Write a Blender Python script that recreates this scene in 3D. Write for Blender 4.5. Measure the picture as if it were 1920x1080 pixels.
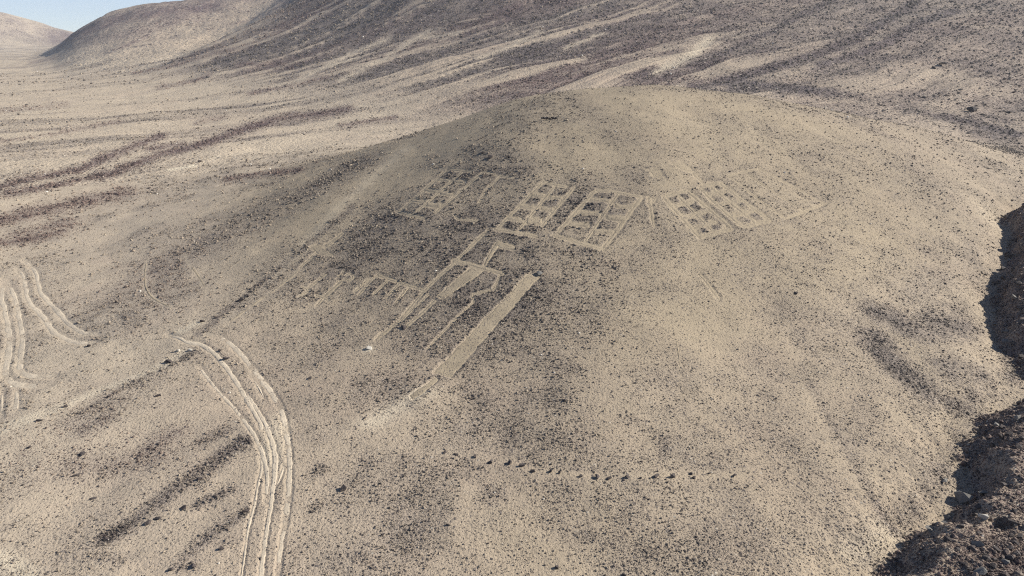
import bpy, bmesh, math, random
import numpy as np
from mathutils import Vector

for o in list(bpy.data.objects):
    bpy.data.objects.remove(o, do_unlink=True)
scene = bpy.context.scene
COL = scene.collection
PI = math.pi

# ------------------------------------------------------------------ camera
HC = 16.0                        # drone height over the plain
FPX = 1346.0                     # focal length in pixels of the 1920 wide photograph
PITCH = math.radians(19.4)
cam_d = bpy.data.cameras.new('camera')
cam_d.sensor_width = 36.0
cam_d.lens = 36.0 * FPX / 1920.0
cam_d.clip_start = 0.5
cam_d.clip_end = 12000
cam = bpy.data.objects.new('camera', cam_d)
cam.location = (0, 0, HC)
cam.rotation_euler = (PI / 2 - PITCH, 0, 0)
COL.objects.link(cam)
scene.camera = cam

# ------------------------------------------------------------------ sky and sun
SUN_E, SUN_A = math.radians(31), math.radians(10)
S = Vector((math.cos(SUN_E) * math.cos(SUN_A), math.cos(SUN_E) * math.sin(SUN_A), math.sin(SUN_E)))
world = bpy.data.worlds.new('World')
scene.world = world
world.use_nodes = True
wn = world.node_tree.nodes
wl = world.node_tree.links
wn.clear()
wo = wn.new('ShaderNodeOutputWorld')
wb = wn.new('ShaderNodeBackground')
sky = wn.new('ShaderNodeTexSky')
sky.sky_type = 'NISHITA'
sky.sun_disc = False
sky.sun_elevation = SUN_E
sky.sun_rotation = math.atan2(S.x, S.y)
sky.altitude = 2600
sky.air_density = 0.65
sky.dust_density = 0.35
sky.ozone_density = 1.5
wb.inputs[1].default_value = 0.085
wl.new(sky.outputs[0], wb.inputs[0])
wl.new(wb.outputs[0], wo.inputs[0])
sun_d = bpy.data.lights.new('sun', 'SUN')
sun_d.energy = 4.6
sun_d.angle = math.radians(0.5)
sun_d.color = (1.0, 0.94, 0.835)
sun = bpy.data.objects.new('sun', sun_d)
sun.rotation_euler = S.to_track_quat('Z', 'Y').to_euler()
sun.location = (60, 20, 60)
COL.objects.link(sun)
vs = scene.view_settings
scene.display_settings.display_device = 'sRGB'
vs.view_transform = 'Standard'
vs.look = 'None'
vs.gamma = 1.0
vs.exposure = 0.82
vs.use_curve_mapping = False
scene.cycles.max_bounces = 4
scene.cycles.diffuse_bounces = 2
scene.cycles.volume_bounces = 0
scene.cycles.use_denoising = False
scene.cycles.filter_width = 1.15

# ------------------------------------------------------------------ numpy helpers
rng = np.random.default_rng(7)


def vnoise(x, y, seed=0):
    xi = np.floor(x); yi = np.floor(y)
    fx = x - xi; fy = y - yi
    xi = xi.astype(np.int64); yi = yi.astype(np.int64)

    def h(a, b):
        n = (a * 374761393 + b * 668265263 + seed * 974634777) & 0xFFFFFFFF
        n = ((n ^ (n >> 13)) * 1274126177) & 0xFFFFFFFF
        n = n ^ (n >> 16)
        return (n & 0xFFFF) / 32767.5 - 1.0
    u = fx * fx * fx * (fx * (fx * 6 - 15) + 10)
    v = fy * fy * fy * (fy * (fy * 6 - 15) + 10)
    a = h(xi, yi); b = h(xi + 1, yi); c = h(xi, yi + 1); d = h(xi + 1, yi + 1)
    return (a + (b - a) * u) * (1 - v) + (c + (d - c) * u) * v


def fbm(x, y, octs=4, seed=0, gain=0.5):
    t = 0; a = 1.0; n = 0
    for k in range(octs):
        t = t + a * vnoise(x * 2 ** k + 17.3 * k, y * 2 ** k - 9.1 * k, seed + k)
        n += a; a *= gain
    return t / n


def ss(a, b, x):
    t = np.clip((x - a) / (b - a), 0, 1)
    return t * t * (3 - 2 * t)


def smin(a, b, k):
    h = np.clip(0.5 + 0.5 * (b - a) / k, 0, 1)
    return b * (1 - h) + a * h - k * h * (1 - h)


def softplus(z, k):
    return np.where(z > 12 * k, z, k * np.log1p(np.exp(np.clip(z / k, -40, 12))))


def table(xs, zs, blur):
    """smooth interpolation table: linear interpolation blurred by a gaussian"""
    g = np.linspace(xs[0] - 4 * blur, xs[-1] + 4 * blur, 2400)
    v = np.interp(g, xs, zs)
    st = g[1] - g[0]
    k = np.arange(-int(3 * blur / st), int(3 * blur / st) + 1) * st
    w = np.exp(-(k / blur) ** 2 / 2); w /= w.sum()
    v = np.convolve(np.pad(v, len(k) // 2, mode='edge'), w, mode='valid')
    return lambda x: np.interp(x, g, v)


# ------------------------------------------------------------------ the land as a height function
T_cross = table([-48, -38, -28, -20, -9.2, 2.3, 13.7, 25, 36.6, 45, 54, 66, 84],
                [0, 0.1, 1.5, 3.4, 6.6, 10.4, 11.5, 10.3, 8.0, 6.1, 3.9, 1.5, 0], 2.4)
T_along = table([-10, 10, 20, 30, 40, 50, 60, 70, 76, 82, 92, 106, 126],
                [0.02, .04, .08, .18, .35, .56, .79, .965, 1.0, .93, .62, .2, 0], 2.4)
T_cx = table([0, 20, 40, 76], [2, 3.5, 8, 13.7], 5)
T_sl = table([0, 20, 40, 60, 76, 120], [.7, .7, .78, .92, 1, 1.0], 4)
T_sr = table([0, 20, 40, 60, 76, 120], [.2, .22, .42, .75, 1, 1.0], 4)
T_hillA = table([-366, -352, -329, -301, -275, -249, -227, -202, -140, -60, 60, 160],
                [0, 3, 19, 31, 37, 39.5, 41, 44, 49, 52, 50, 40], 6)

GULLY_PX = [(1520, 1230), (1560, 1150), (1610, 1075), (1665, 1008), (1715, 972), (1765, 930), (1800, 895), (1798, 850), (1822, 795), (1880, 748), (1945, 722), (1945, 700), (1905, 685), (1884, 640), (1860, 600), (1866, 545), (1882, 485), (1888, 430), (1872, 398), (1920, 378), (2080, 350)]
GULLY = None


def gully_dist(x, y):
    """signed distance to the ravine line, positive on its far (right) side"""
    best = np.full(x.shape, 1e9); sign = np.ones(x.shape)
    for (ax, ay), (bx, by) in zip(GULLY[:-1], GULLY[1:]):
        dx, dy = bx - ax, by - ay
        t = np.clip(((x - ax) * dx + (y - ay) * dy) / (dx * dx + dy * dy), 0, 1)
        d = np.hypot(x - ax - t * dx, y - ay - t * dy)
        s = np.where((x - ax) * dy - (y - ay) * dx >= 0, 1.0, -1.0)
        m = d < best
        best = np.where(m, d, best); sign = np.where(m, s, sign)
    return best * sign


def land(x, y):
    """returns height and the pieces it is made of"""
    xc = T_cx(y)
    dx = x - xc
    xx = 13.7 + np.where(dx < 0, dx / T_sl(y), dx / T_sr(y))
    kn = T_cross(xx) * T_along(y)
    # mountain side behind, falling to the left front
    ym = 420 - softplus(420 - y, 25)
    p1 = 0.156 * x + 0.127 * ym + 0.0002 * np.maximum(ym - 200, 0) ** 2 - 13.2
    p2 = 0.17 * (ym - 97) + 0.02 * x
    pm = smin(p1, p2, 6.0)
    pm = pm + 34 * np.exp(-((x - 0) / 62) ** 2 - ((y - 385) / 95) ** 2) * ss(200, 300, y)
    lim = 0.42 * (x + 150)
    w = ss(230, 300, y)
    pm = pm * (1 - w) + smin(pm, lim, 6) * w
    sl = softplus(pm, 1.6)
    sl = smin(sl, 95.0 + 0 * sl, 40)
    # hill on the left skyline and the pale fan in front of it
    dyA = y - 575
    A = T_hillA(x * 575 / np.maximum(y, 300)) * np.exp(-(dyA / np.where(dyA < 0, 122, 160)) ** 2 / 2)
    A = A + 1.3 * fbm(x / 20 + y / 90, y / 80, 4, 25, .55) * ss(4, 22, A)
    # far hill
    fx = x + 766
    F = 43 * np.exp(-(fx / np.where(fx > 0, 62, 150)) ** 2 / 2 - ((y - 1090) / 110) ** 2 / 2)
    F = F + 15 * np.exp(-((x + 900) / 200) ** 2 / 2 - ((y - 1250) / 150) ** 2 / 2)
    # streaks of debris running down the mountain side
    c, s = 0.80, 0.60
    dn = x * c + y * s; ac = -x * s + y * c
    ac = ac + 9 * fbm(x / 45, y / 45, 3, 41)
    st = -fbm(dn / 75, ac / 6.5, 5, 11, 0.58) * ss(0.6, 7, sl)
    # drainages on the mountain side
    z = np.maximum(kn, 0)
    z = z + smin(sl, 1e9, 1) + A + F
    big = np.hypot(x, y)
    z = z + st * 0.9
    z = z + 0.30 * fbm(x / 9, y / 9, 3, 3) * ss(12, 30, big) + 0.05 * fbm(x / 1.7, y / 1.7, 3, 5)
    z = z + 2.2 * fbm(x / 60, y / 60, 5, 21, 0.55) * ss(140, 420, big)
    # gently tilting plain
    z = z - 0.006 * np.maximum(-x, 0) * ss(10, 60, y) * (1 - ss(250, 500, y))
    return z, kn, sl, A, F


def with_gully(x, y, z):
    m = (x > -5) & (y < 130)
    d = np.full(x.shape, -50.0)
    d[m] = gully_dist(x[m], y[m])
    ed = d + 0.8 * fbm(x / 2.0, y / 2.0, 5, 31, .65)
    hb = 0.80 + 0.35 * vnoise(x / 3, y / 3, 37) + 0.55 * ss(30, 50, y)
    z = z - 0.45 * np.exp(-(ed / 1.4) ** 2)
    bank = hb * ss(0.1, 1.5, ed) + (0.07 + .12 * ss(28, 45, y)) * np.clip(ed - 1, 0, 8)
    z = z + bank + 0.26 * fbm(x / 1.3, y / 1.3, 4, 39) * ss(-0.5, 0.8, ed)
    return z, ed


# polar sampling sheet: fine where the land is near, coarse far out, closed all round
th_in = np.radians(np.arange(-44, 44.001, 0.098))
th_out = np.radians(np.concatenate([np.linspace(44.6, 70, 60), np.linspace(72, 180, 60)]))
TH = np.concatenate([-th_out[::-1], th_in, th_out])
r = [2.0]
while r[-1] < 3000:
    q = r[-1]
    k = 0.03 if q < 13 else (0.0029 if q < 92 else (0.0075 if q < 430 else (0.011 if q < 1500 else 0.05)))
    r.append(q * (1 + k))
RR = np.array(r)
R2, T2 = np.meshgrid(RR, TH, indexing='ij')
GX = R2 * np.sin(T2); GY = R2 * np.cos(T2)
GZ, KN, SL, HA, HF = land(GX, GY)
NR, NT = GX.shape
LOGR = np.log(RR)

CP, SP = math.cos(PITCH), math.sin(PITCH)


def ray(u, v):
    a = (np.asarray(u, float) - 960) / FPX; b = (540 - np.asarray(v, float)) / FPX
    return a, CP + b * SP, -SP + b * CP


def gidx(x, y):
    rr = np.hypot(x, y); t = np.arctan2(x, y)
    fi = np.interp(rr, RR, np.arange(NR)); fj = np.interp(t, TH, np.arange(NT))
    i = np.clip(fi.astype(int), 0, NR - 2); j = np.clip(fj.astype(int), 0, NT - 2)
    return i, j, fi - i, fj - j


def samp(G, x, y):
    x = np.asarray(x, float); y = np.asarray(y, float)
    i, j, a, b = gidx(x, y)
    return (G[i, j] * (1 - a) * (1 - b) + G[i + 1, j] * a * (1 - b) + G[i, j + 1] * (1 - a) * b + G[i + 1, j + 1] * a * b)


ZRAW = GZ.copy()


def cast(u, v):
    """where the land seen at a place of the photograph lies (world x, y)"""
    u = np.atleast_1d(np.asarray(u, float)).ravel(); v = np.atleast_1d(np.asarray(v, float)).ravel()
    dx, dy, dz = ray(u, v)
    hl = np.hypot(dx, dy)
    t = np.arctan2(dx, dy)
    fj = np.interp(t, TH, np.arange(NT)); j = np.clip(fj.astype(int), 0, NT - 2); b = fj - j
    out = np.zeros(len(u))
    i0 = int(np.searchsorted(RR, 9))
    for s0 in range(0, len(u), 4000):
        sl_ = slice(s0, s0 + 4000)
        prof = ZRAW[i0:, j[sl_]] * (1 - b[sl_]) + ZRAW[i0:, j[sl_] + 1] * b[sl_]
        zr = HC + RR[i0:, None] * (dz[sl_] / hl[sl_])[None]
        under = (zr - prof) < 0
        k = under.argmax(0)
        k = np.where(under.any(0), k, NR - 1 - i0)
        k1 = np.maximum(k - 1, 0); n = np.arange(len(k))
        da = (zr - prof)[k1, n]; db = (zr - prof)[k, n]
        f = np.clip(da / np.where(np.abs(da - db) < 1e-9, 1, da - db), 0, 1)
        out[sl_] = RR[i0 + k1] * (1 - f) + RR[i0 + k] * f
    return out * dx / hl, out * dy / hl


_g = np.array(GULLY_PX, float)
_gx, _gy = cast(_g[:, 0], _g[:, 1])
GULLY = np.stack([_gx, _gy], 1)
GULLY = np.vstack([[GULLY[0] + (GULLY[0] - GULLY[1]) * 3], GULLY])
GZ, ED = with_gully(GX, GY, GZ)
ZRAW = GZ.copy()

# what the camera sees, with a margin (things nobody sees are not strewn)
ang = (GZ - HC) / R2
VIS = ang >= np.maximum.accumulate(ang, 0) - 0.02

# ------------------------------------------------------------------ cover of the land: stones, tint, pale sand
DARK = np.zeros_like(GX); RED = np.zeros_like(GX); PALE = np.zeros_like(GX); OLIVE = np.zeros_like(GX)


def poly_samples(pts, step):
    p = np.array(pts, float)
    if len(p) == 1:
        return p
    seg = np.hypot(*np.diff(p, axis=0).T); L = np.concatenate([[0], np.cumsum(seg)])
    n = max(2, int(L[-1] / step) + 1)
    s = np.linspace(0, L[-1], n)
    return np.stack([np.interp(s, L, p[:, 0]), np.interp(s, L, p[:, 1])], 1)


def dab(G, pts, w, val, h=None, mode='max'):
    """lay a soft patch of cover along a line on the land"""
    h = h or w
    P = poly_samples(pts, max(4, min(w, h) * 0.6))
    x, y = cast(P[:, 0], P[:, 1])
    x1, y1 = cast(P[:, 0], P[:, 1] + h * .5); x2, y2 = cast(P[:, 0], P[:, 1] - h * .5)
    r0 = np.hypot(x, y); t0 = np.arctan2(x, y)
    d1 = np.abs(r0 - np.hypot(x1, y1)); d2 = np.abs(np.hypot(x2, y2) - r0)
    acc = {}
    M = np.zeros_like(GX) if len(P) > 1 else None
    for k in range(len(P)):
        st = max(w / FPX * 0.9, 1e-3)
        sr = max(min(d1[k], d2[k] * 1.5 + 1e-3) * 1.6, r0[k] * st * 0.7)
        sr = min(sr, r0[k] * st * 14)
        ia, ib = np.searchsorted(RR, [r0[k] - 2.2 * sr, r0[k] + 2.2 * sr])
        ja, jb = np.searchsorted(TH, [t0[k] - 2.2 * st, t0[k] + 2.2 * st])
        if ib <= ia or jb <= ja:
            continue
        g = np.exp(-((RR[ia:ib, None] - r0[k]) / sr) ** 2 - ((TH[None, ja:jb] - t0[k]) / st) ** 2)
        if M is None:
            if mode == 'max':
                G[ia:ib, ja:jb] = np.maximum(G[ia:ib, ja:jb], g * val)
            else:
                G[ia:ib, ja:jb] *= 1 - g * val
        else:
            M[ia:ib, ja:jb] = np.maximum(M[ia:ib, ja:jb], g)
    if M is not None:
        if mode == 'max':
            np.maximum(G, M * val, out=G)
        else:
            G *= 1 - M * val


# natural variation: debris streaks on the mountain, patches on the plain and hill; plus painted vignette shade at right
c, s = 0.80, 0.60
dn = GX * c + GY * s; ac = -GX * s + GY * c + 9 * fbm(GX / 45, GY / 45, 3, 41)
streak = fbm(dn / 75, ac / 6.5, 5, 11, 0.58)
slw = ss(0.8, 7, SL)
far = ss(85, 110, R2)
DARK = np.maximum(DARK, slw * ss(-.12, .20, streak + 0.05 + 0.26 * ss(4, 22, SL) + 0.10 * ss(30, 120, GX)) * (.97 - .30 * ss(25, 80, GX)))
DARK = np.maximum(DARK, slw * .58 * ss(30, 90, GX))  # mountainside darkened toward the right: corner vignette and shading laid in as stone cover
RED = np.maximum(RED, slw * np.clip(0.45 + 0.9 * fbm(dn / 90, ac / 20, 3, 77), 0, 1) * (.55 + .45 * ss(75, -10, GX)))
streak2 = fbm(dn / 45, ac / 7, 4, 15, 0.6)
DARK = np.maximum(DARK, far * (1 - slw) * np.clip(-0.03 + 1.15 * streak2, 0, 0.6))
dA = ss(4, 25, HA)
DARK = np.maximum(DARK, dA * np.clip(0.55 * ss(-150, -300, GX * 575 / np.maximum(GY, 300)) + 0.25 + 0.8 * fbm(GX / 40, GY / 60, 4, 55), 0, 0.9) * ss(14, 30, HA))
RED = np.maximum(RED, dA * 0.75)
DARK = np.maximum(DARK, ss(3, 20, HF) * np.clip(0.35 + 0.7 * fbm(GX / 45, GY / 60, 4, 56), 0, 0.8))
RED = np.maximum(RED, ss(3, 20, HF) * 0.6)

near = 1 - ss(95, 120, R2)
patch = fbm(GX / 5.0, GY / 6.5, 4, 61, 0.6)
DARK = np.maximum(DARK, near * np.clip(np.where(GX < -4, 0.06, 0.15 + .10 * ss(4, 16, GX)) + (0.6 - .3 * ss(4, 16, GX)) * patch, 0.0, 0.42))
rdg = ED > 0.2
DARK = np.where(rdg & (R2 < 130), np.clip(np.where(GY < 31, .88, 1.0) + 0.6 * fbm(GX / 2.5, GY / 2.5, 3, 63), 0.15, 1), DARK)

RED = np.where(rdg & (R2 < 130), .75, RED)
OLIVE = np.maximum(OLIVE, .85 * np.maximum(ss(0.3, 3, KN), .6 * ss(-6, 2, GX)) * near * (1 - .5 * ss(22, 42, GX)))
PALE = np.maximum(PALE, .22 * ss(-6, -22, GX) * (1 - ss(0.5, 3, KN)) * (1 - ss(1, 8, SL)) * (1 - ss(3, 15, HA)))
D = lambda pts, w, v, h=None: dab(DARK, pts, w, v, h)
C_ = lambda pts, w, v, h=None: dab(DARK, pts, w, v, h, 'cut')
Rd = lambda pts, w, v, h=None: dab(RED, pts, w, v, h)
Pl = lambda pts, w, v, h=None: dab(PALE, pts, w, v, h)
Ol = lambda pts, w, v, h=None: dab(OLIVE, pts, w, v, h)

# the stony dark face of the hill
D([(860, 450)], 230, .85, 140); D([(930, 560)], 230, .95, 140); D([(1080, 390)], 150, .85, 75); D([(820, 640)], 120, .7, 60); D([(1300, 395)], 60, .6, 40)
D([(720, 420), (640, 500)], 70, .85, 60); D([(960, 320), (860, 330)], 60, .7, 35); D([(560, 370), (680, 300)], 38, .75, 18)
D([(600, 520), (560, 545)], 50, .7, 40); D([(690, 560), (760, 500)], 50, .6, 40); D([(830, 620), (900, 580)], 60, .75, 40)
D([(740, 720)], 120, .45, 60); D([(1100, 560)], 100, .5, 45); D([(1090, 470)], 60, .65, 25); D([(1130, 560)], 40, .7, 18)
D([(700, 470)], 70, .85, 50); D([(985, 470), (1020, 500)], 26, .8, 24); D([(1190, 330)], 60, .55, 30); D([(1000, 640), (1050, 690)], 60, .5, 40)
D([(300, 500), (430, 430), (520, 380)], 60, .5, 40); D([(250, 590), (330, 540)], 60, .45, 40); D([(480, 560), (560, 480)], 55, .55, 40)
Ol([(760, 420), (900, 300), (1050, 220)], 110, .8, 60); Ol([(640, 560)], 120, .4, 80); Ol([(560, 360), (760, 280)], 50, .7, 25)
C_([(760, 290), (700, 350)], 22, .75, 26); C_([(640, 390), (560, 470), (470, 540)], 18, .6, 20); C_([(400, 640)], 60, .6, 22)
C_([(1240, 240)], 110, .75, 45); C_([(1330, 500), (1300, 620)], 60, .5, 60); C_([(850, 230), (950, 200)], 60, .6, 16)
# dark patches on the lower slope
for u, v, w, h, a in [(690, 870, 40, 24, .7), (760, 860, 30, 20, .65), (890, 820, 36, 24, .65), (1000, 745, 40, 20, .55), (1085, 880, 26, 18, .9),
                      (1245, 840, 24, 44, .85), (1290, 860, 26, 24, .7), (1190, 790, 40, 20, .5), (925, 925, 40, 22, .55), (920, 940, 26, 12, .5), (870, 890, 30, 16, .5),
                      (1100, 1005, 40, 20, .6), (680, 1045, 36, 30, .75), (830, 960, 40, 20, .4), (1180, 930, 60, 20, .4), (1060, 750, 30, 16, .5),
                      (1530, 960, 60, 34, .6), (1440, 900, 40, 26, .45), (1300, 1010, 60, 30, .5), (1490, 620, 40, 22, .5), (1520, 660, 40, 20, .45), (1380, 1030, 50, 26, .45),
                      (600, 880, 26, 20, .6), (600, 820, 30, 16, .4), (520, 940, 14, 30, .5), (590, 950, 18, 20, .5), (1080, 840, 60, 14, .35),
                      (1430, 660, 50, 30, .4), (1680, 480, 60, 30, .35), (1610, 330, 60, 40, .35)]:
    D([(u, v)], w, a * .82, h)
D([(1660, 590), (1720, 620), (1800, 600)], 50, 1.1, 36); D([(1640, 640), (1700, 700), (1780, 760)], 46, 1.15, 34); D([(1790, 690)], 60, .9, 50)
D([(1760, 520), (1700, 560)], 46, .55, 26); D([(1740, 470)], 40, .4, 22); Ol([(1700, 640), (1800, 720), (1780, 860)], 60, .8, 60)
D([(1500, 690), (1540, 760), (1580, 830), (1620, 900), (1650, 960), (1680, 1000)], 17, .7, 18); D([(1560, 800), (1600, 860)], 26, .6, 30)
D([(1600, 830)], 46, .45, 40); C_([(1470, 640), (1560, 850), (1620, 960)], 18, .6, 30); C_([(1660, 760), (1720, 820)], 30, .6, 18); C_([(1570, 720)], 30, .6, 24)
D([(1840, 700), (1800, 800), (1770, 880), (1690, 970)], 34, .72, 28); D([(1830, 520), (1830, 460)], 24, .5, 30); D([(1880, 620), (1900, 700)], 20, .9, 40); Pl([(1870, 420), (1850, 400)], 14, .2, 12); C_([(1850, 410), (1880, 450)], 20, .3, 20)
Ol([(1690, 960), (1640, 1040)], 40, .7, 30); Pl([(1600, 1040), (1660, 1000)], 34, .35, 24)
D([(1900, 262), (1820, 240)], 30, .7, 16)
# lower left: stony rill and smaller ones
D([(455, 830), (410, 860), (360, 895), (300, 940), (240, 985), (200, 1008)], 21, 1.3, 18); D([(430, 850)], 24, .9, 16); D([(370, 900)], 22, .9, 18)
D([(430, 920), (370, 945)], 16, .7, 10); D([(470, 955), (400, 1000), (330, 1060)], 18, .75, 14); D([(430, 1010)], 24, .6, 14); D([(350, 1060)], 26, .65, 14)
D([(180, 1040), (230, 1050)], 20, .4, 10); D([(140, 790), (220, 750), (280, 710)], 40, .5, 22); D([(290, 860), (220, 880), (130, 870)], 50, .4, 26)
D([(320, 815), (270, 850)], 30, .6, 16); D([(200, 780), (160, 800)], 26, .6, 18); D([(420, 810), (380, 830)], 22, .55, 12); D([(50, 905)], 30, .45, 14); D([(20, 985)], 18, .5, 10)
C_([(60, 960), (140, 940)], 60, .6, 30); C_([(300, 900), (240, 930)], 24, .5, 14); Rd([(100, 830), (300, 830)], 120, .5, 90); Rd([(300, 520)], 150, .45, 70)
C_([(150, 480)], 70, .7, 28); C_([(130, 660)], 60, .5, 40); C_([(240, 480)], 26, .7, 12); D([(190, 630), (140, 600)], 30, .4, 20); D([(260, 530), (160, 600)], 36, .45, 30)
D([(400, 600), (455, 560), (520, 505), (600, 440), (660, 390)], 10, .75, 9)
# the wash with pale sand
Pl([(0, 800), (90, 770), (200, 728), (300, 688), (345, 660)], 18, .6, 10); Pl([(420, 600), (470, 560), (560, 470), (640, 385), (700, 330), (760, 280)], 16, .22, 11); Pl([(130, 760), (0, 812)], 14, .6, 8); D([(150, 775), (230, 728), (330, 680)], 9, .65, 7); Pl([(340, 620), (365, 607)], 22, .7, 8)
D([(375, 625), (400, 605)], 12, .8, 8); D([(345, 672), (360, 660)], 14, .9, 9)
Pl([(0, 1045), (50, 1080)], 26, .7, 20); Pl([(690, 655)], 12, .8, 7); Pl([(700, 790), (790, 735)], 40, .5, 18); Pl([(720, 770)], 22, .5, 12); Pl([(510, 850), (520, 800)], 26, .4, 40)
# plain behind: reddish stony bands
bands = [([(0, 350), (60, 335), (150, 318), (190, 300), (250, 275), (300, 255)], 9, .85), ([(20, 362), (120, 345), (210, 325), (300, 290), (380, 270), (450, 245), (520, 222), (600, 213), (650, 205)], 10, .95),
         ([(180, 300), (240, 278), (300, 255)], 7, .9), ([(280, 278), (340, 272)], 8, .8), ([(0, 415), (60, 400), (150, 380), (230, 362)], 18, .75), ([(0, 455), (60, 450), (110, 435)], 12, .8), ([(40, 445), (120, 420)], 20, .6),
         ([(520, 325), (560, 318)], 9, .8), ([(430, 335), (520, 322)], 9, .55), ([(640, 235), (740, 220)], 5, .6), ([(470, 175), (560, 158), (610, 145)], 5, .6), ([(300, 165), (370, 150), (390, 140)], 6, .6),
         ([(200, 100), (240, 84), (275, 68)], 4, .8), ([(370, 230), (420, 220)], 6, .4), ([(60, 118), (110, 108)], 5, .45), ([(0, 265), (120, 248), (220, 228)], 5, .35), ([(0, 208), (120, 196)], 8, .25),
         ([(250, 138), (330, 122), (400, 100), (470, 88)], 5, .5), ([(450, 120), (530, 122), (545, 126)], 6, .7)]
for p, w, a in bands:
    D(p, w * 1.5, a, w); Rd(p, w * 1.8, .95, w * 1.3)
D([(115, 75), (190, 45), (260, 24), (330, 20), (400, 12)], 34, 1.0, 18); Rd([(115, 75), (260, 30), (400, 12)], 60, .9, 30); D([(150, 80), (260, 60), (330, 40)], 30, .6, 14); C_([(260, 100), (380, 80), (500, 40)], 50, .75, 18); D([(30, 60), (70, 75)], 30, .5, 14); C_([(0, 160), (150, 150), (300, 190)], 90, .6, 30); C_([(0, 385), (70, 370), (160, 345)], 16, .8, 9); C_([(330, 315), (400, 300), (520, 268), (620, 245)], 20, .8, 8)
Pl([(320, 318), (345, 314), (362, 311)], 9, 1.0, 4); Pl([(390, 296), (410, 293)], 9, .7, 3); Pl([(380, 305), (500, 275), (600, 255)], 16, .3, 6)
for p, w in [([(660, 110), (600, 130), (560, 150)], 7), ([(800, 60), (720, 110), (640, 150)], 8), ([(1130, 62), (1060, 90)], 6), ([(1010, 60), (960, 85), (900, 110)], 7), ([(860, 60), (800, 72)], 7), ([(560, 150), (660, 100), (730, 72)], 6)]:
    C_(p, w * 1.6, .85, w); Pl(p, w * 1.4, .3, w)
# upper right: dark bouldery stream beds
for p, w, a in [([(1300, 165), (1370, 150), (1440, 130), (1500, 112), (1560, 92), (1610, 70), (1650, 45), (1700, 15), (1720, 0)], 11, 1.5), ([(1540, 120), (1600, 105), (1660, 80), (1720, 45), (1790, 20)], 10, 1.5),
                ([(1290, 125), (1340, 108), (1400, 80), (1450, 58), (1500, 30), (1560, 0)], 8, 1.5), ([(1380, 160), (1440, 160), (1500, 168), (1560, 176), (1640, 190), (1700, 200), (1790, 222), (1900, 250)], 12, 1.5),
                ([(1540, 136), (1640, 128)], 12, .8), ([(1700, 95), (1740, 85)], 16, .75), ([(1800, 110), (1880, 105)], 20, .5), ([(1820, 215), (1880, 225)], 16, .75), ([(1860, 250), (1910, 280)], 26, .7),
                ([(1800, 30), (1900, 40)], 40, .55), ([(1280, 50), (1340, 20)], 16, .7), ([(1180, 80), (1280, 60)], 26, .6), ([(1480, 50), (1600, 40)], 30, .5)]:
    D(p, w * 1.5, a, w)
C_([(1660, 160), (1760, 140), (1850, 170)], 60, .7, 22); C_([(1600, 185), (1760, 205)], 60, .6, 8); C_([(1450, 150), (1560, 150)], 40, .6, 10); C_([(1240, 120), (1320, 85)], 24, .9, 10)
Pl([(1230, 135), (1290, 110), (1330, 75)], 12, .5, 8); Pl([(1215, 148), (1240, 140)], 8, .7, 4); C_([(1230, 135), (1290, 110), (1330, 75)], 14, .9, 9); Pl([(1640, 72), (1660, 66)], 10, .6, 3)
C_([(1330, 140), (1420, 115)], 26, .7, 8); C_([(1150, 185), (1300, 185), (1450, 215), (1600, 250)], 60, .75, 22)

for u, v in [(1266, 373), (1284, 392), (1302, 413), (1319, 431), (1285, 367), (1308, 387), (1325, 407), (1343, 425)]:
    D([(u, v)], 9, 1.15, 6)
for u, v in [(1328, 358), (1345, 372), (1364, 390), (1382, 408), (1398, 414), (1350, 352), (1372, 366), (1395, 382), (1415, 402)]:
    D([(u, v)], 8, .7, 5)
rag = 0.80 + 0.55 * fbm(GX / 1.3, GY / 1.6, 4, 71, 0.65)
rag_far = 0.85 + 0.5 * fbm(GX / 6, GY / 6, 3, 72, 0.6)
DARK = np.clip(DARK * np.where(R2 < 110, rag, rag_far), 0, 1)

# ------------------------------------------------------------------ cleared figures and tyre tracks: sheets of swept sand
SHEETS = []      # (thing, part, x, y grid arrays)
MASK_G = np.zeros_like(GX, dtype=np.float32); MASK_T = np.zeros_like(MASK_G); MASK_P = np.zeros_like(MASK_G); BERM = np.zeros_like(MASK_G)


def smooth_line(pts, step):
    p = np.array(pts, float)
    if len(p) > 2:
        seg = np.hypot(*np.diff(p, axis=0).T); L = np.concatenate([[0], np.cumsum(seg)])
        s = np.linspace(0, L[-1], max(3, int(L[-1] / step) + 1))
        # Catmull-Rom through the points
        q = np.vstack([2 * p[0] - p[1], p, 2 * p[-1] - p[-2]])
        k = np.clip(np.searchsorted(L, s, side='right') - 1, 0, len(p) - 2)
        t = ((s - L[k]) / np.maximum(L[k + 1] - L[k], 1e-6))[:, None]
        a, b, c2, d = q[k], q[k + 1], q[k + 2], q[k + 3]
        return .5 * (2 * b + (c2 - a) * t + (2 * a - 5 * b + 4 * c2 - d) * t ** 2 + (3 * b - a - 3 * c2 + d) * t ** 3)
    return poly_samples(p, step)


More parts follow.
